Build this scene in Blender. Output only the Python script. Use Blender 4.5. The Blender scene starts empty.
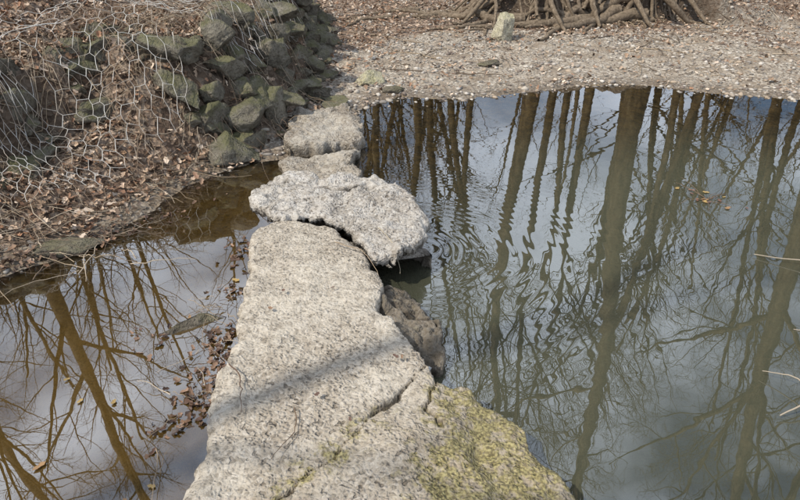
import bpy, math, random
import numpy as np
from mathutils import Vector
random.seed(7); rng=np.random.default_rng(7)
R=math.radians
scene=bpy.context.scene
# ------------------------------------------------------------ numpy noise
def _h(ix,iy,iz,seed):
    n=(ix*374761393+iy*668265263+iz*2147483647+seed*974634777)&0xffffffff
    n=((n^(n>>13))*1274126177)&0xffffffff
    n=(n^(n>>16))&0xffffffff
    n=(n*2246822519)&0xffffffff
    return ((n^(n>>15))&0xffffff)/float(0xffffff)*2-1
def vn(x,y,z=0,seed=0):
    x=np.asarray(x,float);y=np.asarray(y,float);z=np.zeros_like(x)+z
    ix=np.floor(x).astype(np.int64);iy=np.floor(y).astype(np.int64);iz=np.floor(z).astype(np.int64)
    fx=x-ix;fy=y-iy;fz=z-iz
    s=lambda t:t*t*(3-2*t)
    flat=not np.any(fz)
    fx,fy,fz=s(fx),s(fy),s(fz)
    r=0
    for a in (0,1):
        for b in (0,1):
            for c in ((0,) if flat else (0,1)):
                w=(fx if a else 1-fx)*(fy if b else 1-fy)*(fz if c else 1-fz)
                r=r+w*_h(ix+a,iy+b,iz+c,seed)
    return r
def fbm(x,y,z=0,sc=1,oct=4,seed=0,gain=.5):
    r=0;a=1;t=0
    for o in range(oct):
        r=r+a*vn(np.asarray(x)*sc,np.asarray(y)*sc,np.asarray(z)*sc,seed+o*17);t+=a;a*=gain;sc*=2.03
    return r/t
def sm(a,b,x):
    t=np.clip((x-a)/(b-a),0,1);return t*t*(3-2*t)
def sdf(poly,x,y):
    P=np.array(poly,float);x=np.asarray(x,float);y=np.asarray(y,float)
    d2=np.full(x.shape,1e18);ins=np.zeros(x.shape,bool)
    for i in range(len(P)):
        a=P[i];b=P[(i+1)%len(P)];e=b-a
        wx=x-a[0];wy=y-a[1]
        t=np.clip((wx*e[0]+wy*e[1])/(e@e+1e-12),0,1)
        d2=np.minimum(d2,(wx-t*e[0])**2+(wy-t*e[1])**2)
        c=((a[1]>y)!=(b[1]>y))
        with np.errstate(divide='ignore',invalid='ignore'):
            xi=(b[0]-a[0])*(y-a[1])/(b[1]-a[1]+1e-15)+a[0]
        ins^=c&(x<xi)
    d=np.sqrt(d2);return np.where(ins,d,-d)
def dline(pts,x,y):
    P=np.array(pts,float);d2=np.full(np.shape(x),1e18)
    for i in range(len(P)-1):
        a=P[i];e=P[i+1]-a;wx=x-a[0];wy=y-a[1]
        t=np.clip((wx*e[0]+wy*e[1])/(e@e+1e-12),0,1)
        d2=np.minimum(d2,(wx-t*e[0])**2+(wy-t*e[1])**2)
    return np.sqrt(d2)
# ------------------------------------------------------------ mesh helper
def mk(name,V,F,mat=None,attrs=None,smooth=True,parent=None,loc=None):
    V=np.asarray(V,np.float32);F=np.asarray(F,np.int32);k=F.shape[1]
    me=bpy.data.meshes.new(name)
    me.vertices.add(len(V));me.vertices.foreach_set('co',V.ravel())
    me.loops.add(F.size);me.loops.foreach_set('vertex_index',F.ravel())
    me.polygons.add(len(F));me.polygons.foreach_set('loop_start',np.arange(len(F),dtype=np.int32)*k)
    me.polygons.foreach_set('use_smooth',np.full(len(F),smooth))
    me.update(calc_edges=True);me.validate()
    for n,a in (attrs or {}).items():
        a=np.asarray(a,np.float32)
        if a.ndim==1:
            at=me.attributes.new(n,'FLOAT','POINT');at.data.foreach_set('value',a)
        else:
            at=me.attributes.new(n,'FLOAT_COLOR','POINT')
            at.data.foreach_set('color',np.concatenate([a,np.ones((len(a),1),np.float32)],1).ravel())
    ob=bpy.data.objects.new(name,me);scene.collection.objects.link(ob)
    if mat:me.materials.append(mat)
    if parent:ob.parent=parent
    if loc:ob.location=loc
    return ob
def grid_faces(nx,ny):
    i=np.arange(nx*ny).reshape(ny,nx)
    return np.stack([i[:-1,:-1],i[:-1,1:],i[1:,1:],i[1:,:-1]],-1).reshape(-1,4)
class Buf:
    def __init__(s):s.V=[];s.F=[];s.n=0;s.C=[]
    def tube(s,P,r,sides=5,col=None):
        P=np.asarray(P,float);n=len(P);r=np.broadcast_to(np.asarray(r,float),(n,))
        T=np.gradient(P,axis=0);T/=np.linalg.norm(T,axis=1,keepdims=True)+1e-9
        m=T.mean(0);ref=np.eye(3)[np.argmin(np.abs(m))]
        A=np.cross(T,ref);A/=np.linalg.norm(A,axis=1,keepdims=True)+1e-9
        B=np.cross(T,A)
        th=np.linspace(0,2*np.pi,sides,endpoint=False)
        V=P[:,None]+r[:,None,None]*(np.cos(th)[None,:,None]*A[:,None]+np.sin(th)[None,:,None]*B[:,None])
        i=np.arange(n-1)[:,None]*sides;j=np.arange(sides)[None];k=(j+1)%sides
        F=np.stack([i+j,i+k,i+sides+k,i+sides+j],-1).reshape(-1,4)+s.n
        s.V.append(V.reshape(-1,3));s.F.append(F);s.n+=n*sides
        if col is not None:s.C.append(np.tile(col,(n*sides,1)))
    def make(s,name,mat,**k):
        at={'tint':np.concatenate(s.C)} if s.C else None
        return mk(name,np.concatenate(s.V),np.concatenate(s.F),mat,at,**k)
# ------------------------------------------------------------ material helper
class M:
    def __init__(s,name):
        s.m=bpy.data.materials.new(name);s.m.use_nodes=True;s.nt=s.m.node_tree;s.nt.nodes.clear()
        s.out=s.n('ShaderNodeOutputMaterial');s._p=None
    def n(s,t,**k):
        x=s.nt.nodes.new(t)
        for a,b in k.items():setattr(x,a,b)
        return x
    def set(s,sock,v):
        if isinstance(v,bpy.types.NodeSocket):s.nt.links.new(v,sock)
        elif v is not None:
            if sock.type=='RGBA' and len(v)==3:v=(*v,1)
            sock.default_value=v
    def pos(s):
        if s._p is None:s._p=s.n('ShaderNodeTexCoord').outputs['Object']
        return s._p
    def noise(s,sc,det=4,rough=.55,vec=None,dist=0):
        x=s.n('ShaderNodeTexNoise');x.inputs['Scale'].default_value=sc;x.inputs['Detail'].default_value=det
        x.inputs['Roughness'].default_value=rough;x.inputs['Distortion'].default_value=dist
        s.set(x.inputs['Vector'],vec or s.pos());return x.outputs['Fac']
    def vor(s,sc,out='Distance',feat='F1',vec=None):
        x=s.n('ShaderNodeTexVoronoi',feature=feat);x.inputs['Scale'].default_value=sc
        s.set(x.inputs['Vector'],vec or s.pos());return x.outputs[out]
    def sep(s,col,i=0):
        x=s.n('ShaderNodeSeparateColor');s.set(x.inputs[0],col);return x.outputs[i]
    def warp(s,sc,amt):
        p=s.pos();nz=s.n('ShaderNodeTexNoise');nz.inputs['Scale'].default_value=sc;nz.inputs['Detail'].default_value=1;s.set(nz.inputs['Vector'],p)
        a=s.n('ShaderNodeVectorMath',operation='SCALE');s.set(a.inputs[0],nz.outputs['Color']);a.inputs['Scale'].default_value=amt
        b=s.n('ShaderNodeVectorMath',operation='ADD');s.set(b.inputs[0],p);s.set(b.inputs[1],a.outputs[0]);return b.outputs[0]
    def ramp(s,f,stops):
        x=s.n('ShaderNodeValToRGB');e=x.color_ramp.elements
        while len(e)<len(stops):e.new(.5)
        for el,(p,c) in zip(e,stops):
            el.position=p;el.color=(*c,1) if not isinstance(c,(int,float)) else (c,c,c,1)
        s.set(x.inputs[0],f);return x.outputs[0]
    def mix(s,f,a,b,mode='MIX'):
        x=s.n('ShaderNodeMix',data_type='RGBA',blend_type=mode)
        s.set(x.inputs[0],f);s.set(x.inputs[6],a);s.set(x.inputs[7],b);return x.outputs[2]
    def math(s,op,a,b=None,clamp=False):
        x=s.n('ShaderNodeMath',operation=op,use_clamp=clamp);s.set(x.inputs[0],a)
        if b is not None:s.set(x.inputs[1],b)
        return x.outputs[0]
    def attr(s,n,o='Fac'):
        x=s.n('ShaderNodeAttribute',attribute_name=n);return x.outputs[o]
    def bump(s,h,st,dist=.01,nrm=None):
        x=s.n('ShaderNodeBump');x.inputs['Strength'].default_value=st;x.inputs['Distance'].default_value=dist
        s.set(x.inputs['Height'],h)
        if nrm:s.set(x.inputs['Normal'],nrm)
        return x.outputs[0]
    def pbsdf(s,col,rough=.8,nrm=None,spec=.3):
        x=s.n('ShaderNodeBsdfPrincipled');s.set(x.inputs['Base Color'],col);s.set(x.inputs['Roughness'],rough)
        x.inputs['Specular IOR Level'].default_value=spec
        if nrm:s.set(x.inputs['Normal'],nrm)
        s.nt.links.new(x.outputs[0],s.out.inputs[0]);return s.m
# ------------------------------------------------------------ terrain
WATER=[(-2.24,2.96),(-2.05,3.15),(-1.87,3.42),(-1.67,3.76),(-1.6,4.2),(-1.41,4.44),(-1.19,4.63),(-0.89,4.78),(-.7,4.95),(-.5,5.3),(-0.42,5.99),(-0.25,6.3),(0.0,6.49),(0.41,6.39),(0.84,6.49),(1.5,6.68),(2.11,6.96),(2.78,6.96),(3.22,6.68),(3.77,6.49),(4.13,6.39),(5.5,6.3),(8,6.6),(9.5,4),(8.5,0),(6,-2.8),(2,-3.3),(-1,-2.9),(-3.5,-2.2),(-4.8,0),(-4.3,1.5),(-3,2.5)]
TOE=[(-8,-4),(-6.2,-1),(-5.2,1.2),(-3.4,2.5),(-2.26,3.1),(-1.95,3.5),(-1.75,4.14),(-1.33,4.72),(-1.0,5.19),(-0.82,6.39),(-1.0,8.46),(-1.56,12.0),(-2.2,20),(-6,60)]
BANK=TOE+[(-6,400),(-400,400),(-400,-400),(-8,-400)]
DIV=lambda y:np.interp(y,[-3,3,4,5,6],[0,-.3,-.4,-.6,-.6])
def terrain(x,y,full=False):
    x=np.asarray(x,float);y=np.asarray(y,float)
    dw=sdf(WATER,x,y)+.07*fbm(x,y,0,3,4,5)
    n1=fbm(x,y,0,.8,4,1);n2=fbm(x,y,0,5,4,2);n3=fbm(x,y,0,22,3,3)
    pond=sm(-.15,.15,x-DIV(y))
    zw=-(.02*sm(0,.12,dw)+pond*(.05*sm(0,1.0,dw)+.5*sm(.7,2.8,dw))+(1-pond)*(.05*sm(0,.35,dw)+.1*sm(.2,1.1,dw)))
    zw=zw+n2*.025*sm(0,.3,dw)+n3*.006*sm(0,.2,dw)
    dl=np.maximum(-dw,0)
    zl=.012*sm(0,.08,dl)+.1*(1-np.exp(-dl*.35))+ (n1*.06+n2*.03)*sm(.05,1.,dl)+n3*.008
    xb=sm(.9,1.8,x)*(1-.8*sm(4.6,5.4,x))
    yb=10.2+.25*vn(x*.9,x*0,0,9)+.12*vn(x*3,x*0,0,19)
    zb=xb*.85*sm(0,.45,y-yb)+.5*sm(9,18,y)*(1-xb*.5)
    zl=zl+zb
    db=sdf(BANK,x,y)+.1*fbm(x,y,0,2.2,3,11)
    wall=sm(4.3,5.3,y)
    kA=.24*sm(0,.75,db)+.5*sm(.72,1.12,db+.12*n2)
    kB=.14*sm(0,.2,db)+.68*sm(.08,.6,db+.08*n2)
    up=np.clip(db-1.35,0,None)
    zk=kA*(1-wall)+kB*wall+np.where(up<8,.5*up*sm(0,1.2,up),4.0)*(1-.35*wall)
    zk=zk+(n2*.07+n3*.02)*sm(.05,.4,db)+n1*.08*sm(.3,1,db)
    zl=zl+zk*(db>0)
    z=np.where(dw>0,zw,zl)
    far=np.hypot(x,y)
    z=z+2.5*sm(25,120,far)*(1+n1)+sm(20,90,y)*9*(1+.25*vn(x*.03,y*.03,0,4))
    if not full:return z
    litter=np.clip(sm(-.05,.25,db)+sm(8.6,10.6,y+n1*2.0-.6*sm(.8,-.4,x)*-2)*.85+sm(3.8,7,x+n1*2)*.3*sm(0,1,dl)+sm(0,1,dl)*sm(1,-1,y),0,1)
    wet=sm(.45,.0,dl+n2*.15)*(db<.35)
    soil_shade=np.clip(xb*sm(-.15,.1,y-yb)*sm(.75,.4,y-yb),0,1)+.8*wall*sm(.0,.15,db)*sm(.8,.5,db)+.8*(1-wall)*sm(.6,.8,db+.12*n2)*sm(1.25,1.05,db+.12*n2)  # bare soil on steep faces, plus painted undercut shade below the roots
    return z,litter,wet,soil_shade,dw,db
def axis(lo,hi,step,far,n):
    c=np.arange(lo,hi,step);g=np.geomspace(step*2,far,n)
    return np.concatenate([lo-g[::-1],c,hi+g])
xs=axis(-5,7.5,.036,260,40);ys=axis(.8,13.2,.036,260,40)
X,Y=np.meshgrid(xs,ys)
Z,lit,wet,soil_shade,dw,db=terrain(X,Y,True)
m=M('creek_ground')
wv=m.warp(9,.12)
vd=m.vor(24,'Distance',vec=wv)
leafc=m.ramp(m.sep(m.vor(24,'Color',vec=wv)),[(0,(.055,.035,.024)),(.3,(.13,.083,.055)),(.6,(.24,.17,.12)),(1,(.39,.31,.24))])
nA=m.noise(3,3);nB=m.noise(11,4,.65)
grav=m.ramp(m.sep(m.vor(45,'Color'),1),[(0,(.14,.115,.09)),(.5,(.29,.25,.20)),(1,(.46,.42,.36))])
mud=m.ramp(nA,[(.3,(.19,.15,.11)),(.7,(.34,.285,.225))])
grav=m.mix(m.ramp(nA,[(.38,.15),(.56,1)]),mud,grav)
grav=m.mix(m.ramp(nB,[(.5,0),(.66,.5)]),grav,(.13,.10,.07))
leafc=m.mix(m.ramp(nB,[(.35,.0),(.7,.6)]),leafc,(.075,.05,.035))
lf=m.math('ADD',m.attr('litter'),m.math('MULTIPLY',m.math('SUBTRACT',nB,.5),.9))
c=m.mix(m.ramp(lf,[(.4,0),(.6,1)]),grav,leafc)
c=m.mix(m.math('MULTIPLY',m.attr('soil_shade'),.88,True),c,m.ramp(nB,[(.3,(.025,.018,.012)),(.7,(.075,.055,.038))]))  # dark earth colour; on the root bank it also paints the undercut's shade
c=m.mix(m.math('MULTIPLY',m.attr('wet'),.65,True),c,(.085,.06,.037))
c=m.mix(m.attr('under'),c,m.ramp(nB,[(.40,(.10,.055,.016)),(.5,(.34,.22,.065)),(.60,(.58,.41,.15))]))
rg=m.ramp(m.attr('wet'),[(0,.9),(1,.45)])
b=m.bump(m.math('ADD',vd,m.math('MULTIPLY',m.noise(60,2),.4)),.8,.03)
ground_mat=m.pbsdf(c,rg,b)
mk('ground',np.stack([X,Y,Z],-1).reshape(-1,3),grid_faces(len(xs),len(ys)),ground_mat,
   {'litter':lit.ravel(),'wet':wet.ravel(),'soil_shade':np.clip(soil_shade,0,1).ravel(),'under':sm(0,.06,dw).ravel()})
# ------------------------------------------------------------ water
def water_mat(name,tintA,tintB,murk,dmax,murkamt,ior,amp,ring=None):
    m=M(name)
    dep=m.attr('depth')
    tr=m.n('ShaderNodeBsdfTransparent');m.set(tr.inputs[0],m.mix(m.math('DIVIDE',dep,dmax,True),tintA,tintB))
    df=m.n('ShaderNodeBsdfDiffuse');m.set(df.inputs[0],murk)
    mx=m.n('ShaderNodeMixShader');m.set(mx.inputs[0],m.math('MULTIPLY',m.math('DIVIDE',dep,dmax,True),murkamt))
    m.set(mx.inputs[1],tr.outputs[0]);m.set(mx.inputs[2],df.outputs[0])
    p=m.pos()
    h=m.math('MULTIPLY',m.noise(4,1,.5,p,.3),amp)
    h=m.math('ADD',h,m.math('MULTIPLY',m.noise(16,0,.5,p),amp*.14))
    if ring:
        for cx,cy,lam,am,fall in ring:
            vd=m.n('ShaderNodeVectorMath',operation='DISTANCE');m.set(vd.inputs[0],p);vd.inputs[1].default_value=(cx,cy,0)
            nn=m.noise(3,1,.5,p)
            d=m.math('ADD',vd.outputs['Value'],m.math('MULTIPLY',nn,.14))
            s=m.math('SINE',m.math('MULTIPLY',d,2*math.pi/lam))
            e=m.math('EXPONENT',m.math('MULTIPLY',vd.outputs['Value'],-1/fall))
            e=m.math('MULTIPLY',e,m.ramp(nn,[(.35,0),(.6,1)]))
            h=m.math('ADD',h,m.math('MULTIPLY',m.math('MULTIPLY',s,e),am))
    b=m.bump(h,.25,.01)
    gl=m.n('ShaderNodeBsdfGlossy');gl.inputs['Roughness'].default_value=.0;m.set(gl.inputs['Normal'],b)
    gl.inputs['Color'].default_value=(1,1,1,1)
    fr=m.n('ShaderNodeFresnel');fr.inputs['IOR'].default_value=ior;m.set(fr.inputs['Normal'],b)
    o=m.n('ShaderNodeMixShader');m.set(o.inputs[0],fr.outputs[0]);m.set(o.inputs[1],mx.outputs[0]);m.set(o.inputs[2],gl.outputs[0])
    m.nt.links.new(o.outputs[0],m.out.inputs[0]);return m.m
pond_m=water_mat('pond_water',(.97,.89,.74),(.55,.45,.25),(.068,.070,.047),.5,.8,2.45,.24,[(.12,3.3,.065,.15,.55)])
pool_m=water_mat('pool_water',(1,.96,.86),(.95,.82,.55),(.17,.105,.03),.17,.33,2.8,.13)
def water(name,side,mat):
    xx=np.arange(0,10.6,.1) if side>0 else -np.arange(0,5.6,.1)[::-1]
    yy=np.arange(-3.6,7.3,.1)
    A,B=np.meshgrid(xx,yy);A=A+DIV(B)
    z=terrain(A,B)
    mk(name,np.stack([A,B,A*0],-1).reshape(-1,3),grid_faces(len(xx),len(yy)),mat,{'depth':np.maximum(-z,0).ravel()})
water('pond_water',1,pond_m);water('pool_water',-1,pool_m)
# ------------------------------------------------------------ slabs
def conc(name,base,dark,aggr,stain=.45,bs=1):
    m=M(name)
    nl=m.noise(2.6,4,.62);nm=m.noise(14,3,.5);nf=m.noise(95,1,.5);npit=m.noise(42,1,.5)
    c=m.mix(m.ramp(nl,[(.36,0),(.64,1)]),dark,base)
    c=m.mix(m.math('MULTIPLY',m.ramp(nm,[(.46,0),(.68,1)]),stain),c,(.19,.16,.125))
    wvv=m.warp(20,.03)
    vv=m.n('ShaderNodeTexVoronoi');vv.inputs['Scale'].default_value=64;m.set(vv.inputs['Vector'],wvv)
    vs=m.sep(vv.outputs['Color'])
    c=m.mix(m.math('MULTIPLY',m.ramp(vs,[(.55,0),(.95,1)]),.4),c,aggr)
    c=m.mix(m.math('MULTIPLY',m.ramp(vs,[(.06,1),(.22,0)]),.4),c,(.12,.10,.075))
    c=m.mix(m.ramp(nf,[(.30,.4),(.42,0)]),c,(.12,.095,.07))
    pitm=m.math('MULTIPLY',m.ramp(npit,[(.29,1),(.38,0)]),m.ramp(nl,[(.4,1),(.6,.4)]))
    c=m.mix(m.math('MULTIPLY',pitm,.65),c,(.09,.07,.052))
    c=m.mix(m.math('MULTIPLY',m.attr('crack'),.9,True),c,(.025,.02,.015))
    ma=m.attr('moss')
    mn=m.noise(19,5,.72)
    mo=m.math('ADD',ma,m.math('MULTIPLY',m.math('SUBTRACT',mn,.5),4.5))
    mo=m.math('MULTIPLY',m.ramp(mo,[(.5,0),(1,1)]),m.math('MULTIPLY',ma,1.8,True))
    mcol=m.ramp(nf,[(.35,(.08,.067,.025)),(.52,(.19,.16,.055)),(.68,(.32,.28,.12))])
    c=m.mix(m.math('MULTIPLY',ma,.5),c,m.ramp(npit,[(.4,(.12,.09,.055)),(.6,(.26,.205,.13))]))
    c=m.mix(m.math('MULTIPLY',mo,.75),c,mcol)
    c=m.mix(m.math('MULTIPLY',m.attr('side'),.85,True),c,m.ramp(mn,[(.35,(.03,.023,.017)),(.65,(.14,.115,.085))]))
    peb=m.math('MULTIPLY',m.ramp(vv.outputs['Distance'],[(0,1),(.6,0)]),m.math('MULTIPLY',m.ramp(nl,[(.4,1),(.62,.45)]),.8*bs))
    h=m.math('ADD',m.math('ADD',peb,m.math('MULTIPLY',nf,.4)),m.math('MULTIPLY',mn,.8))
    h=m.math('SUBTRACT',h,m.math('MULTIPLY',pitm,.9))
    b=m.bump(h,.95,.011)
    return m.pbsdf(c,.92,b,.2)
conc_a=conc('old_concrete',(.39,.35,.29),(.29,.25,.20),(.49,.45,.39))
conc_b=conc('weathered_stone',(.42,.395,.36),(.27,.245,.215),(.54,.52,.48))
conc_c=conc('silted_stone',(.34,.31,.265),(.21,.18,.145),(.44,.42,.38))
conc_d=conc('damp_stone',(.14,.12,.095),(.05,.042,.032),(.22,.20,.17))
CR1=[(.13,2.12),(.04,1.93),(-.06,1.79),(-.15,1.66),(-.24,1.52),(-.34,1.44),(-.41,1.34)]
def slab(name,poly,top,res,mat,th=.5,edge=.02,under=0,rough=.01,cracks=(),moss=None,tilt=(0,0),side_dark=.05,step=None,uc=.09,crk=1,holes=0):
    P=np.array(poly);E=.16
    xx=np.arange(P[:,0].min()-E,P[:,0].max()+E,res);yy=np.arange(P[:,1].min()-E,P[:,1].max()+E,res)
    A,B=np.meshgrid(xx,yy)
    d0=sdf(poly,A,B)
    d=d0+edge*fbm(A,B,0,6,4,31,.5)*1.8
    gy,gx=np.gradient(d0,res);gl=np.hypot(gx,gy)+1e-6;gx/=gl;gy/=gl
    s=np.maximum(-d,0)
    cx,cy=P.mean(0)
    zt=top+tilt[0]*(A-cx)+tilt[1]*(B-cy)+rough*fbm(A,B,0,2.5,3,41)+rough*.7*fbm(A,B,0,11,4,43,.5)
    zt-=holes*sm(.15,.45,fbm(A,B,0,9,4,48))
    zt-=.018*sm(.045,0,d)*(.4+.6*vn(A*14,B*14,0,3))+.005*sm(.02,0,d)
    ck=np.zeros_like(A)
    for cr in cracks:
        dc=dline(cr,A+.03*fbm(A,B,0,10,4,51,.65),B+.03*fbm(A,B,0,10,4,52,.65))
        wv=(.003+.014*np.clip(fbm(A,B,0,6,3,53)+.25,0,1))*crk
        ck=np.maximum(ck,1-sm(wv*.6,wv*1.4,dc));zt-=.03*(1-sm(0,wv*1.5,dc))
    if step is not None: zt=zt-step(A,B)
    k=th/.12
    off=under*sm(uc*.9,uc*1.3,s*k)+.05*fbm(A*.5,B*.5,s*k*2,9,4,61,.6)*sm(0,.03,s)
    nx=A+gx*(np.where(s>0,s,0)+off);ny=B+gy*(np.where(s>0,s,0)+off)
    z=zt-s*k
    keep=(s<.13).ravel()
    F=grid_faces(len(xx),len(yy));F=F[keep[F].all(1)]
    used=np.unique(F);mp=np.full(keep.size,-1);mp[used]=np.arange(len(used));F=mp[F]
    V=np.stack([nx,ny,z],-1).reshape(-1,3)[used]
    mo=(moss(A,B) if moss else A*0).ravel()[used]
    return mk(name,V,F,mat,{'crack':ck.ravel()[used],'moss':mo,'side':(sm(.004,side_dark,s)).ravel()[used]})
MAIN=[(-.6,-1.6),(-.64,0),(-0.69,1.36),(-0.72,1.48),(-0.72,1.69),(-0.72,1.99),(-0.73,2.34),(-0.77,2.58),(-0.84,3.03),(-0.86,3.25),(-.72,3.36),(-.52,3.34),(-.36,3.24),(-0.2,2.98),(-.14,2.8),(-0.11,2.63),(-0.1,2.46),(0.0,2.26),(0.1,2.04),(0.16,1.95),(0.28,1.92),(0.39,1.84),(0.45,1.71),(0.45,1.61),(0.55,1.48),(0.64,1.36),(.7,0),(.65,-1.6)]
mossf=lambda x,y:np.clip(sm(-.02,.28,x-.02+(1.9-y)*.3+.1*fbm(x,y,0,6,3,91))*sm(2.15,1.9,y)+.65*sm(.16,.0,dline(CR1,x,y))*sm(1.95,1.6,y),0,1)
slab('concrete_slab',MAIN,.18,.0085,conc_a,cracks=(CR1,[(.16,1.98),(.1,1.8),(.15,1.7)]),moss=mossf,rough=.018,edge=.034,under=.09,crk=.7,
     step=lambda x,y:(.035+.02*fbm(x,y,0,14,4,79,.6))*sm(.0,.10,x-.14-(1.9-y)*.15+.09*fbm(x,y,0,7,4,77,.6))*sm(2.15,2.0,y))
BACK=[(-0.96,3.57),(-0.91,3.8),(-0.74,3.92),(-0.47,3.9),(-0.2,3.94),(-0.03,3.81),(0.08,3.62),(0.1,3.42),(0.19,3.2),(0.16,3.05),(0.0,2.93),(-.13,2.86),(-.22,3.0),(-.33,3.22),(-.56,3.31),(-.8,3.33)]
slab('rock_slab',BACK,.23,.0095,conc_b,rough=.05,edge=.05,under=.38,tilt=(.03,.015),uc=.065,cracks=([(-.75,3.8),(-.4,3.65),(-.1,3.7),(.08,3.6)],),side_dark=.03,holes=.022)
ST1=[(-.98,5.3),(-.91,5.6),(-.51,5.73),(-.35,5.3),(-.31,4.9),(-.6,4.8),(-.93,4.78)]
ST2=[(-.93,4.74),(-.6,4.72),(-.34,4.8),(-.39,4.6),(-.27,4.15),(-.38,4.02),(-.58,4.1),(-.78,4.25),(-.93,4.55)]
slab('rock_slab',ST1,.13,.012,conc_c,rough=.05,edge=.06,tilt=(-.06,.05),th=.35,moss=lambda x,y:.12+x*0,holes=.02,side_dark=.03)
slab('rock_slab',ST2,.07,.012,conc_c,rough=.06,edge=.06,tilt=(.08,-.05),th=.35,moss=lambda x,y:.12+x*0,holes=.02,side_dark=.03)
BLOCK=[(-.16,2.74),(.0,2.7),(.09,2.58),(.16,2.48),(.22,2.3),(.17,2.19),(.0,2.28),(-.1,2.5)]
slab('rock_block',BLOCK,.08,.008,conc_d,rough=.09,edge=.06,tilt=(-.22,-.05),th=.35,moss=lambda x,y:.1+x*0,holes=.035,side_dark=.03,cracks=([(-.1,2.62),(.05,2.5),(.18,2.45)],))
# ------------------------------------------------------------ rocks
def ico(sub):
    import bmesh
    b=bmesh.new();bmesh.ops.create_icosphere(b,subdivisions=sub,radius=1);b.verts.ensure_lookup_table()
    V=np.array([v.co[:] for v in b.verts]);F=np.array([[v.index for v in f.verts] for f in b.faces]);b.free();return V,F
IV4,IF4=ico(5);IV0,IF0=ico(1);IVm,IFm=ico(4)
def rockV(V,size,seed,cuts=16,amp=.22):
    r=np.random.default_rng(seed);v=V.copy()
    for _ in range(cuts):
        nrm=r.normal(size=3);nrm/=np.linalg.norm(nrm);k=r.uniform(.42,.8)
        dd=v@nrm;v=v-np.maximum(dd-k,0)[:,None]*nrm
    n=fbm(v[:,0]+seed,v[:,1],v[:,2],2.4,5,seed,.62);v=v*(1+amp*n[:,None])
    return v*np.array(size)*1.15
def rotz(v,a):
    c,s=math.cos(a),math.sin(a);return v@np.array([[c,s,0],[-s,c,0],[0,0,1]])
def rotx(v,a):
    c,s=math.cos(a),math.sin(a);return v@np.array([[1,0,0],[0,c,s],[0,-s,c]])
def rockmat(name,a,b_,mossy,mc=(.13,.13,.045)):
    m=M(name)
    n1=m.noise(7,5,.7);n2=m.noise(50,3,.7)
    c=m.mix(m.ramp(n1,[(.3,0),(.7,1)]),a,b_)
    c=m.mix(m.math('MULTIPLY',m.ramp(n2,[(.35,1),(.5,0)]),.6),c,(.04,.032,.025))
    g=m.n('ShaderNodeNewGeometry');sx=m.n('ShaderNodeSeparateXYZ');m.set(sx.inputs[0],g.outputs['Normal'])
    f=m.math('MULTIPLY',m.ramp(m.math('ADD',m.math('MULTIPLY',sx.outputs[2],.2),m.noise(4,4,.75)),[(.55,0),(.75,1)]),mossy)
    c=m.mix(f,c,mc)
    b=m.bump(m.math('ADD',n1,m.math('MULTIPLY',n2,.25)),1,.07)
    return m.pbsdf(c,.9,b,.2)
rk_g=rockmat('gabion_stone_mat',(.075,.066,.05),(.22,.20,.16),.65,(.095,.095,.035))
rk_m=rockmat('mossy_rock_mat',(.36,.33,.24),(.52,.48,.37),.5,(.30,.28,.12))
rk_d=rockmat('wet_rock_mat',(.07,.06,.045),(.17,.15,.12),.3)
def H(x,y):return float(terrain(np.array([x]),np.array([y]))[0])
def merge(name,items,mat):
    Vs=[];Fs=[];n=0
    zz=terrain(np.array([i[0] for i in items]),np.array([i[1] for i in items]))
    for (x,y,dz,size,seed,ang),z in zip(items,zz):
        v=rotz(rotx(rockV(IVm,size,seed),rng.normal(0,.45)),ang)+np.array([x,y,z+dz]);Vs.append(v);Fs.append(IFm+n);n+=len(v)
    return mk(name,np.concatenate(Vs),np.concatenate(Fs),mat)
tl=np.array(TOE[3:12]);seg=np.linalg.norm(np.diff(tl,axis=0),axis=1);cum=np.concatenate([[0],np.cumsum(seg)])
def toe_at(a,tl=tl,cum=cum):
    i=min(max(np.searchsorted(cum,a)-1,0),len(tl)-2);t=(a-cum[i])/(cum[i+1]-cum[i]);p=tl[i]*(1-t)+tl[i+1]*t
    e=(tl[i+1]-tl[i])/np.linalg.norm(tl[i+1]-tl[i]);return p,np.array([-e[1],e[0]])
items=[]
for k in range(150):
    a=rng.uniform(3.0,8.8);row=rng.uniform(0,1)
    p,nr=toe_at(a);q=p+nr*(-.05+.72*row);s=.06+.16*rng.uniform()**1.6
    items.append((q[0],q[1],s*.1,(s*rng.uniform(1,1.7),s*rng.uniform(.8,1.2),s*rng.uniform(.55,1.0)),int(rng.integers(1,9999)),rng.uniform(0,6.3)))
for k in range(80):
    a=rng.uniform(.2,3.3);p,nr=toe_at(a);q=p+nr*rng.uniform(.7,1.25);s=rng.uniform(.06,.16)
    items.append((q[0],q[1],-s*.2,(s*rng.uniform(1,1.7),s,s*rng.uniform(.6,.95)),int(rng.integers(1,9999)),rng.uniform(0,6.3)))
merge('gabion_stones',items,rk_g)
def rock(name,x,y,size,seed,ang,mat,dz=0):
    v=rotz(rockV(IV4,size,seed),ang)+np.array([x,y,H(x,y)+dz]);return mk(name,v,IF4,mat)
rock('mossy_rock',1.43,9.1,(.21,.17,.28),19,.3,rk_m,.12)
rock('flat_rock',-.36,6.95,(.21,.15,.10),21,.2,rk_m,.03)
rock('wet_rock',-1.1,2.5,(.24,.14,.12),33,.2,rk_d,.08)
rock('flat_rock',-.05,6.65,(.13,.08,.04),25,.2,rk_d,.02)
rock('flat_rock',1.1,7.7,(.2,.1,.05),27,.6,rk_d,.02)
rock('flat_rock',-2.0,3.28,(.24,.12,.05),29,.6,rk_d,.02)
rock('flat_rock',-.62,6.1,(.2,.14,.07),41,.6,rk_g,.02)
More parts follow.
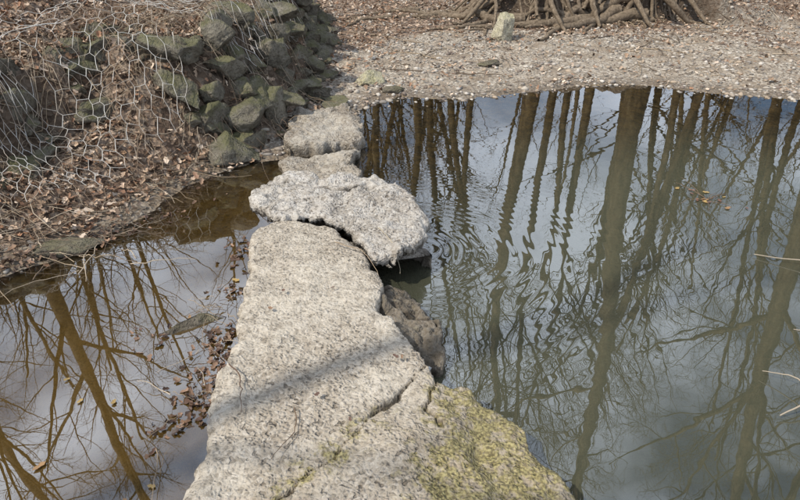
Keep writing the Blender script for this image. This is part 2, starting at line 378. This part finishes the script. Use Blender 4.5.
# ------------------------------------------------------------ pebbles
def scatter(n,x0,x1,y0,y1,dens):
    x=rng.uniform(x0,x1,n);y=rng.uniform(y0,y1,n)
    z,l,w,s,dw,db=terrain(x,y,True);k=rng.uniform(size=n)<dens(x,y,z,l,w,dw,db)
    return x[k],y[k],z[k]
x,y,z=scatter(34000,-1.2,7,4.8,12,lambda x,y,z,l,w,dw,db:(dw<.3)*(db<.1)*np.clip(.25+1.0*sm(-.05,.4,fbm(x,y,0,1.6,3,88))+.5*w,0,1)*.65)
x2,y2,z2=scatter(3200,-2.8,-.6,1.2,4.7,lambda x,y,z,l,w,dw,db:(db<.2)*.5+0*x)
n1_=len(x);x=np.concatenate([x,x2]);y=np.concatenate([y,y2]);z=np.concatenate([z,z2])
n=len(x);s=.006+.024*rng.uniform(size=n)**2.6+.003;s[n1_:]*=.65
sc3=np.stack([s*rng.uniform(.9,1.6,n),s*rng.uniform(.7,1.2,n),s*rng.uniform(.4,.8,n)],-1)
base=IV0[None]*(1+.18*rng.normal(size=(n,len(IV0),1)))*sc3[:,None]
a=rng.uniform(0,6.28,n);ca,sa=np.cos(a)[:,None],np.sin(a)[:,None]
bx=base[...,0]*ca-base[...,1]*sa;by=base[...,0]*sa+base[...,1]*ca
V=np.stack([bx+x[:,None],by+y[:,None],base[...,2]+(z+s*.2)[:,None]],-1).reshape(-1,3)
F=(IF0[None]+np.arange(n)[:,None,None]*len(IV0)).reshape(-1,3)
pal=np.array([(.36,.32,.27),(.26,.22,.18),(.15,.12,.10),(.42,.385,.34),(.30,.24,.18),(.20,.18,.16)])
C=pal[rng.integers(0,6,n)]*rng.uniform(.8,1.1,(n,1));C[n1_:]*=.55
m=M('pebble_mat');pebm=m.pbsdf(m.attr('tint','Color'),.75)
mk('pebbles',V,F,pebm,{'tint':np.repeat(C,len(IV0),0)})
# ------------------------------------------------------------ leaves
m=M('dead_leaf_mat')
bs=m.n('ShaderNodeBsdfPrincipled');tc=m.attr('tint','Color');m.set(bs.inputs['Base Color'],tc);bs.inputs['Roughness'].default_value=.6;bs.inputs['Specular IOR Level'].default_value=.4
m.nt.links.new(bs.outputs[0],m.out.inputs[0]);leafm=m.m
def leaves(name,x,y,z,smin,smax,pal,tilt=.5,lift=.012):
    n=len(x);L=rng.uniform(smin,smax,n)
    W=L*rng.uniform(.28,.5,n)
    t=np.array([[0,0,0],[.25,1,.0],[.5,.55,0],[.72,.8,0],[1,0,0],[.72,-.8,0],[.5,-.55,0],[.25,-1,0],[.5,0,-1]])
    px=(t[:,0][None]-.5)*L[:,None];py=t[:,1][None]*W[:,None]*.8;cur=rng.uniform(-.05,.3,n)[:,None]*L[:,None]*min(1,tilt*3)
    pz=np.abs(t[:,1][None])*cur+t[:,2][None]*.03*L[:,None]+((t[:,0]-.5)**2)[None]*cur*2
    ax=rng.normal(0,tilt,n)[:,None];ay=rng.normal(0,tilt,n)[:,None];az=rng.uniform(0,6.28,n)[:,None]
    X_,Y_,Z_=px,py,pz
    Y_,Z_=Y_*np.cos(ax)-Z_*np.sin(ax),Y_*np.sin(ax)+Z_*np.cos(ax)
    X_,Z_=X_*np.cos(ay)+Z_*np.sin(ay),-X_*np.sin(ay)+Z_*np.cos(ay)
    X_,Y_=X_*np.cos(az)-Y_*np.sin(az),X_*np.sin(az)+Y_*np.cos(az)
    V=np.stack([X_+x[:,None],Y_+y[:,None],Z_+(z+lift*rng.uniform(.3,1.8,n)+np.abs(np.sin(ay[:,0]))*L*.25)[:,None]],-1)
    f=np.array([[8,i,(i+1)] for i in range(0,7)]+[[8,7,0]])
    F=(f[None]+np.arange(n)[:,None,None]*9).reshape(-1,3)
    pal=np.array(pal);C=pal[rng.integers(0,len(pal),n)]*rng.uniform(.7,1.2,(n,1))
    return mk(name,V.reshape(-1,3),F,leafm,{'tint':np.repeat(C,9,0)},smooth=False)
LP=[(.38,.28,.205),(.30,.20,.13),(.19,.118,.073),(.10,.06,.037),(.48,.385,.30),(.24,.13,.075),(.34,.245,.17)]
x,y,z=scatter(50000,-5.2,-.7,2.6,10.5,lambda x,y,z,l,w,dw,db:sm(-.2,.1,db)*(z>-.01)*(.35+.65*sm(-.3,.3,fbm(x,y,0,1.8,3,70)))*(1-.8*((db>.7)&(db<1.1)&(y<4.8)))*(1-.6*((db<.6)&(y>4.8))))
leaves('leaf_litter',x,y,z,.03,.07,LP,.5,.025)
x,y,z=scatter(28000,-1.5,9,5.2,14,lambda x,y,z,l,w,dw,db:(dw<0)*(db<.1)*np.clip(.10+.7*l+.35*sm(.1,.5,fbm(x,y,0,1.1,3,71))+.6*sm(.3,-.5,x)*sm(6.3,7.5,y),0,1)*.7)
leaves('leaf_litter',x,y,z,.03,.07,LP,.4,.02)
xa=-.80-np.abs(rng.normal(0,.10,420));ya=rng.uniform(1.7,2.9,420);ka=(fbm(xa,ya,0,3,2,5)>-.1);xa,ya=xa[ka],ya[ka]
xb_=rng.normal(-.93,.06,80);yb_=rng.normal(3.28,.12,80)
xc=rng.normal(-1.2,.09,26);yc=rng.normal(2.43,.05,26)
xd=rng.normal(-2.05,.3,260);yd=xd*.9+5.12+rng.normal(0,.08,260)
xx=np.concatenate([xa,xb_,xc,xd]);yy=np.concatenate([ya,yb_,yc,yd])
leaves('wet_leaves',xx,yy,np.maximum(terrain(xx,yy),-.016)+.002,.02,.05,[(.09,.05,.033),(.13,.078,.048),(.05,.03,.022),(.20,.12,.075)],.35,.012)
xg=rng.uniform(-2.4,-.8,620);yg=rng.uniform(1.2,4.5,620);kg=terrain(xg,yg)<-.02;xg,yg=xg[kg],yg[kg]
leaves('sunken_leaves',xg,yg,terrain(xg,yg)+.002,.03,.07,[(.4,.27,.1),(.16,.10,.04),(.5,.38,.18),(.08,.05,.025)],.15,.004)
xf=np.concatenate([rng.uniform(-2.2,-.9,9),[-1.48],rng.normal(2.14,.12,14)]);yf=np.concatenate([rng.uniform(1.3,3.0,9),[2.13],rng.normal(3.99,.09,14)])
leaves('floating_leaves',xf,yf,xf*0+.004,.03,.055,[(.22,.13,.06),(.16,.08,.05),(.32,.22,.08)],.04,.002)
xe=rng.uniform(-.7,.1,8);ye=rng.uniform(1.4,3.7,8)
leaves('slab_leaves',xe,ye,xe*0+.205,.02,.035,[(.2,.12,.07),(.12,.07,.05)],.1,.004)
# ------------------------------------------------------------ brush, twigs, vines
m=M('twig_mat');twm=m.pbsdf(m.attr('tint','Color'),.85)
B=Buf()
cols=[(.26,.20,.135),(.16,.115,.08),(.36,.295,.22),(.09,.065,.045)]
def twig(B,x,y,L,r,arch,az,z0=None,wob=.25,n=9):
    a=az+np.cumsum(rng.normal(0,wob,n-1));px=np.concatenate([[x],x+np.cumsum(np.cos(a))*L/n]);py=np.concatenate([[y],y+np.cumsum(np.sin(a))*L/n])
    t=np.linspace(0,1,n)
    z=terrain(px,py);z=np.maximum(z,.0);z=np.convolve(np.pad(z,1,mode='edge'),[.25,.5,.25],'valid')
    z=z+.012+arch*np.sin(t*math.pi*rng.uniform(.6,1.1))+rng.normal(0,.006,n)
    B.tube(np.stack([px,py,z],-1),r*(1-.6*t),4,cols[rng.integers(0,4)])
xq=rng.uniform(-4.6,-1.0,2600);yq=rng.uniform(2.9,7.4,2600);dq=sdf(BANK,xq,yq)
kk=(dq>-.02)&((dq<1.35)|(rng.uniform(size=2600)<.12))
for x,y in zip(xq[kk],yq[kk]):
    twig(B,x,y,rng.uniform(.15,.8),rng.uniform(.0012,.0035),rng.uniform(0,.09)+(.08 if y>4.6 else 0),rng.uniform(0,6.28),wob=.3)
for k in range(14):
    twig(B,rng.uniform(-4.2,-2.4),rng.uniform(4.2,5.4),rng.uniform(.8,1.5),rng.uniform(.004,.007),rng.uniform(.03,.12),rng.uniform(-2.4,-.4),wob=.3,n=16)
B.make('brush_tangle',twm)
B=Buf()
for k in range(110):
    twig(B,rng.uniform(-.6,6),rng.uniform(6.9,11.5),rng.uniform(.2,.9),rng.uniform(.003,.009),.015,rng.uniform(0,6.28),wob=.15)
for k in range(40):
    twig(B,rng.uniform(-2.5,-1.5),rng.uniform(2.9,3.6),rng.uniform(.2,.6),rng.uniform(.002,.005),.02,rng.uniform(0,6.28),wob=.15)
for k in range(30):
    twig(B,rng.uniform(-1.0,-.82),rng.uniform(1.6,2.8),rng.uniform(.1,.35),rng.uniform(.0015,.003),.02,rng.uniform(0,6.28),wob=.15)
B.make('fallen_twigs',twm)
def stick(B,P,r,col):
    P=np.array(P,float);t=np.linspace(0,1,14);k=np.linspace(0,1,len(P))
    Q=np.stack([np.interp(t,k,P[:,i]) for i in range(3)],-1);Q+=np.cumsum(rng.normal(0,.003,(14,3)),0);B.tube(Q,r*(1-.6*t),5,col)
B=Buf()
stick(B,[(3.1,2.8,.12),(2.6,3.0,.07),(2.3,3.1,.03),(2.1,3.2,.01)],.006,(.3,.25,.19))
stick(B,[(2.7,2.98,.07),(2.5,2.85,.04),(2.3,2.82,.01)],.004,(.3,.25,.19))
stick(B,[(2.3,1.75,.15),(1.9,1.95,.08),(1.7,1.95,.05),(1.55,1.9,.01)],.007,(.3,.25,.19))
stick(B,[(1.8,1.95,.07),(1.72,2.08,.05),(1.62,2.14,.02)],.004,(.3,.25,.19))
stick(B,[(2.5,2.35,.08),(2.1,2.45,.04),(1.95,2.5,.01)],.005,(.3,.25,.19))
for k in range(9):
    a=rng.uniform(0,6.28);L=rng.uniform(.12,.35)
    stick(B,[(2.14,3.99,.0),(2.14+math.cos(a)*L*.6,3.99+math.sin(a)*L*.5,.02),(2.14+math.cos(a)*L,3.99+math.sin(a)*L,.004)],.0025,(.13,.09,.06))
B.make('water_branches',twm)
B=Buf()
stick(B,[(-.69,1.98,.21),(-.62,1.9,.205),(-.6,1.84,.2),(-.57,1.72,.2)],.003,(.10,.06,.04))
stick(B,[(-.36,3.0,.215),(-.2,2.9,.215),(-.12,2.72,.19)],.003,(.25,.19,.13))
stick(B,[(-.4,1.75,.2),(-.38,1.62,.2),(-.44,1.5,.2)],.0025,(.12,.08,.05))
stick(B,[(-.12,3.1,.25),(-.02,2.95,.22),(.02,2.85,.1)],.003,(.35,.3,.22))
B.make('slab_twigs',twm)
# ------------------------------------------------------------ gabion wire mesh
m=M('galvanised_wire');wm=m.pbsdf(m.ramp(m.noise(5,1),[(.35,(.26,.21,.165)),(.6,(.52,.51,.48))]),.55,None,.5)
B=Buf()
T2=np.array([(-5.2,1.5),(-3.4,2.65),(-2.35,3.25),(-1.95,3.6),(-1.72,4.14),(-1.33,4.72),(-1.05,5.19),(-0.87,6.39),(-1.0,8.2)])
c2=np.concatenate([[0],np.cumsum(np.linalg.norm(np.diff(T2,axis=0),axis=1))])
def wpt(a,b):
    a=np.asarray(a,float);b=np.asarray(b,float);e=.35
    f=lambda t:np.stack([np.interp(t,c2,T2[:,0]),np.interp(t,c2,T2[:,1])],-1)
    p=(f(a-e)+f(a)+f(a+e))/3;tt=f(a+e)-f(a-e);tt/=np.linalg.norm(tt,axis=-1,keepdims=True)
    q=p+np.stack([-tt[...,1],tt[...,0]],-1)*b[...,None]
    z=terrain(q[...,0],q[...,1]);o=.09;zs=(z+terrain(q[...,0]+o,q[...,1])+terrain(q[...,0]-o,q[...,1])+terrain(q[...,0],q[...,1]+o)+terrain(q[...,0],q[...,1]-o))/5
    z=np.maximum(zs,z)+.09+.06*vn(a*2.3,b*2.3,0,5)+.13*sm(3.9,4.8,q[...,1])
    return np.stack([q[...,0]+.03*vn(a*5,b*5,0,8),q[...,1]+.03*vn(a*5,b*5,0,9),z],-1)
w=.11;edges=[];hx=w*.5;hy=w*.36
for i in range(int(8.2/w)):
    for j in range(int(1.4/(hy*2.4))):
        a=.4+i*w+(hx if j%2 else 0);b=.2+j*hy*2.4
        if a>6.2 and b>.8:continue
        if vn(np.array([a*1.3]),np.array([b*1.9]),0,66)[0]>.52:continue
        edges+= [((a,b),(a,b+hy*1.2)),((a,b+hy*1.2),(a+hx,b+hy*2.4)),((a,b+hy*1.2),(a-hx,b+hy*2.4))]
E0=np.array([e[0] for e in edges]);E1=np.array([e[1] for e in edges])
P0=wpt(E0[:,0],E0[:,1]);P1=wpt(E1[:,0],E1[:,1])
for p,q in zip(P0,P1):B.tube([p,(p+q)/2+rng.normal(0,.003,3),q],.0023,3)
a=np.linspace(.4,6.4,90)
for b in (1.2,):B.tube(wpt(a,a*0+b),.0035,4)
B.make('gabion_wire_mesh',wm)
# ------------------------------------------------------------ trees
m=M('bark')
sx=m.n('ShaderNodeMapping');m.set(sx.inputs[0],m.pos());sx.inputs['Scale'].default_value=(1,1,.25)
bk=m.noise(14,3,.65,sx.outputs[0])
barkm=m.pbsdf(m.ramp(bk,[(.3,(.045,.032,.017)),(.55,(.115,.083,.043)),(.75,(.20,.155,.088))]),.9,None,.2)
def grow(B,p,d,L,r,lvl,r_,spec):
    n=[12,7,4,3,2][lvl];P=[np.array(p,float)];d=np.array(d,float)
    W=r_.normal(0,[.045,.11,.16,.2,.22][lvl],(n,3))+np.array([0,0,[.02,.07,.05,.03,.0][lvl]])
    for i in range(n):
        d=d+W[i];d/=np.linalg.norm(d);P.append(P[-1]+d*L/n)
    P=np.array(P);t=np.linspace(0,1,n+1)
    rad=r*(1-[.72,.75,.75,.7,.6][lvl]*t)
    if lvl==0:rad=rad+r*.35*np.exp(-t*22)
    B.tube(P,rad,[12,6,4,3,3][lvl])
    if lvl>=spec['lv']:return
    nc=spec['n'][lvl];t0=spec['t0'] if lvl==0 else .15
    for k in range(nc):
        tt=t0+(1-t0)*(k+r_.uniform(0,1))/nc;f=tt*n;i=min(int(f),n-1);q=P[i]+(P[i+1]-P[i])*(f-i)
        dd=P[i+1]-P[i];dd/=np.linalg.norm(dd)
        a=r_.normal(size=3);a-=a@dd*dd;a/=np.linalg.norm(a)
        sp=r_.uniform(.45,.95);nd=dd*math.cos(sp)+a*math.sin(sp)
        cl=L*[.38,.5,.55,.6][lvl]*(1-.45*tt)*r_.uniform(.7,1.25)
        grow(B,q,nd,cl,max((r*(1-.7*tt))*[.42,.5,.55,.6][lvl],.004),lvl+1,r_,spec)
def tree(x,y,h,r,seed,lean=(0,0),t0=.35,n=(15,6,5,3),lv=4,name='bare_tree'):
    B=Buf();r_=np.random.default_rng(seed);z=H(x,y)
    grow(B,(0,0,-.15),(lean[0],lean[1],1),h,r,0,r_,dict(lv=lv,n=n,t0=t0))
    return B.make(name,barkm,loc=(x,y,z))
T=[]
T.append(tree(4.35,11.5,16,.21,101,t0=.4))
T.append(tree(2.75,12.8,15,.17,102,(-.06,0),.3))
T.append(tree(3.65,15,15,.11,103,(-.03,0)))
T.append(tree(4.2,15.4,14,.10,104,(-.05,0)))
T.append(tree(4.65,15.2,15,.12,105,(.0,0)))
T.append(tree(7.0,14,13,.10,106,(-.17,0)))
T.append(tree(7.7,11.3,16,.23,107,(.0,0),.3))
T.append(tree(-7.5,11,13,.17,108,(.0,0),.25))
def inst(src,x,y,s,rz,name='bare_tree'):
    o=bpy.data.objects.new(name,src.data);scene.collection.objects.link(o)
    o.location=(x,y,H(x,y));o.scale=(s,s,s*random.uniform(.9,1.1));o.rotation_euler=(random.gauss(0,.03),random.gauss(0,.03),rz);return o
for (k,x,y,s,rz) in [(1,-8.7,10,.9,1),(5,9.2,15.5,1,2),(1,10.5,12.5,1,3),(3,11,17,1.1,4),(2,12.2,9.5,.9,2),(4,1.2,17,1,5),(2,-.6,16,1,1),
   (2,5.8,13,.8,3.3),(4,6.3,17,1,.4),(3,8.6,18,1,1.2),(4,2.2,19,1,.4)]:
    inst(T[k],x,y,s,rz)
tree(-8.2,-3.1,13,.12,201,(.02,0),.5,(8,4),2)
tree(-12,-7.5,13,.17,202,(.0,0),.45,(8,4),2)
woods=bpy.data.objects.new('distant_woods',None);scene.collection.objects.link(woods)
D=[tree(0,0,15,.17,300+i,(.03*i-.03,0),.3,(14,6,4),3,'woods_tree') for i in range(3)]
for i,d in enumerate(D):
    d.location=(-14+14*i,26+3*i,H(-14+14*i,26+3*i));d.parent=woods
for k in range(105):
    a=random.uniform(-1.7,1.7) if k<90 else random.uniform(0,6.28);d=random.uniform(22,62)
    x,y=math.sin(a)*d,math.cos(a)*d
    if y<-5 and x<-5:continue
    o=inst(random.choice(D),x,y,random.uniform(.75,1.15),random.uniform(0,6.28),'woods_tree');o.parent=woods
# ------------------------------------------------------------ exposed roots
m=M('root_bark');rb=m.noise(25,4,.65)
rootm=m.pbsdf(m.ramp(rb,[(.3,(.07,.052,.035)),(.6,(.18,.14,.10)),(.8,(.30,.245,.185))]),.9,m.bump(rb,.8,.02),.2)
B=Buf()
def root(x,y,az,L,r,depth=0,wob=.22):
    n=18;a=az+np.cumsum(rng.normal(0,wob,n));px=np.concatenate([[x],x+np.cumsum(np.cos(a))*L/n]);py=np.concatenate([[y],y+np.cumsum(np.sin(a))*L/n])
    z=terrain(px,py);t=np.linspace(0,1,n+1);rad=r*(1-.75*t)
    zz=z.copy()
    for i in range(1,n+1):zz[i]=max(z[i]+rad[i]*.4,zz[i-1]-.07)
    zz[0]=zz[1]
    B.tube(np.stack([px,py,zz+rad*.3],-1),rad,8)
    if depth<2:
        for k in range(3 if depth==0 else 2):
            i=rng.integers(3,n-4);root(px[i],py[i],az+rng.choice([-1,1])*rng.uniform(.4,.9),L*rng.uniform(.35,.6),rad[i]*.65,depth+1)
for cx,cy,r in ((3.8,11.05,.14),(2.8,10.9,.12),(2.0,10.8,.09)):
    for az in list(np.linspace(math.pi*.95,math.pi*1.4,6))+[math.pi*1.55,math.pi*1.7]:
        root(cx+math.cos(az)*.12,cy+math.sin(az)*.12,az+rng.normal(0,.12),rng.uniform(.8,1.5),r*rng.uniform(.6,1),0,.26)
for k in range(10):
    root(rng.uniform(-.2,2.0),rng.uniform(10.2,10.9),rng.uniform(2.8,3.6),rng.uniform(.8,1.6),.04,1)
for k in range(6):
    root(rng.uniform(1.8,4.0),10.05+.05*k,rng.choice([3.1,3.3])+rng.normal(0,.1),2.0,.09,1,.13)
B.make('exposed_tree_roots',rootm)
# ------------------------------------------------------------ sky, sun
sd=Vector((-.62,-.38,.86)).normalized();el=math.asin(sd.z);az=math.atan2(sd.x,sd.y)
w=bpy.data.worlds.new('World');scene.world=w;w.use_nodes=True;nt=w.node_tree;nt.nodes.clear()
N=nt.nodes.new;Lk=nt.links.new
sky=N('ShaderNodeTexSky');sky.sky_type='NISHITA';sky.sun_disc=False;sky.sun_elevation=el;sky.sun_rotation=az
tc=N('ShaderNodeTexCoord');mp=N('ShaderNodeMapping');mp.inputs['Scale'].default_value=(1,1,1.6);mp.inputs['Location'].default_value=(.55,.1,0)
nz=N('ShaderNodeTexNoise');nz.inputs['Scale'].default_value=2.6;nz.inputs['Detail'].default_value=4;nz.inputs['Roughness'].default_value=.55
Lk(tc.outputs['Generated'],mp.inputs[0]);Lk(mp.outputs[0],nz.inputs['Vector'])
rp=N('ShaderNodeValToRGB');rp.color_ramp.elements[0].position=.38;rp.color_ramp.elements[1].position=.60;Lk(nz.outputs['Fac'],rp.inputs[0])
mx=N('ShaderNodeMix');mx.data_type='RGBA';Lk(rp.outputs[0],mx.inputs[0]);Lk(sky.outputs[0],mx.inputs[6]);mx.inputs[7].default_value=(14,15.6,18.2,1)
bg=N('ShaderNodeBackground');bg.inputs[1].default_value=.1;Lk(mx.outputs[2],bg.inputs[0])
wo=N('ShaderNodeOutputWorld');Lk(bg.outputs[0],wo.inputs[0])
sl=bpy.data.lights.new('sun','SUN');sl.energy=5;sl.angle=R(.5);sl.color=(1,.93,.81)
so=bpy.data.objects.new('sun',sl);scene.collection.objects.link(so);so.rotation_euler=(-sd).to_track_quat('-Z','Y').to_euler()
# ------------------------------------------------------------ camera
cam=bpy.data.cameras.new('camera');cam.lens=28.26;cam.sensor_width=36;cam.clip_end=1000;cam.clip_start=.05
co=bpy.data.objects.new('camera',cam);scene.collection.objects.link(co);co.location=(0,0,1.9);co.rotation_euler=(R(60),0,0)
scene.camera=co
scene.view_settings.view_transform='Standard';scene.view_settings.look='None';scene.view_settings.exposure=0
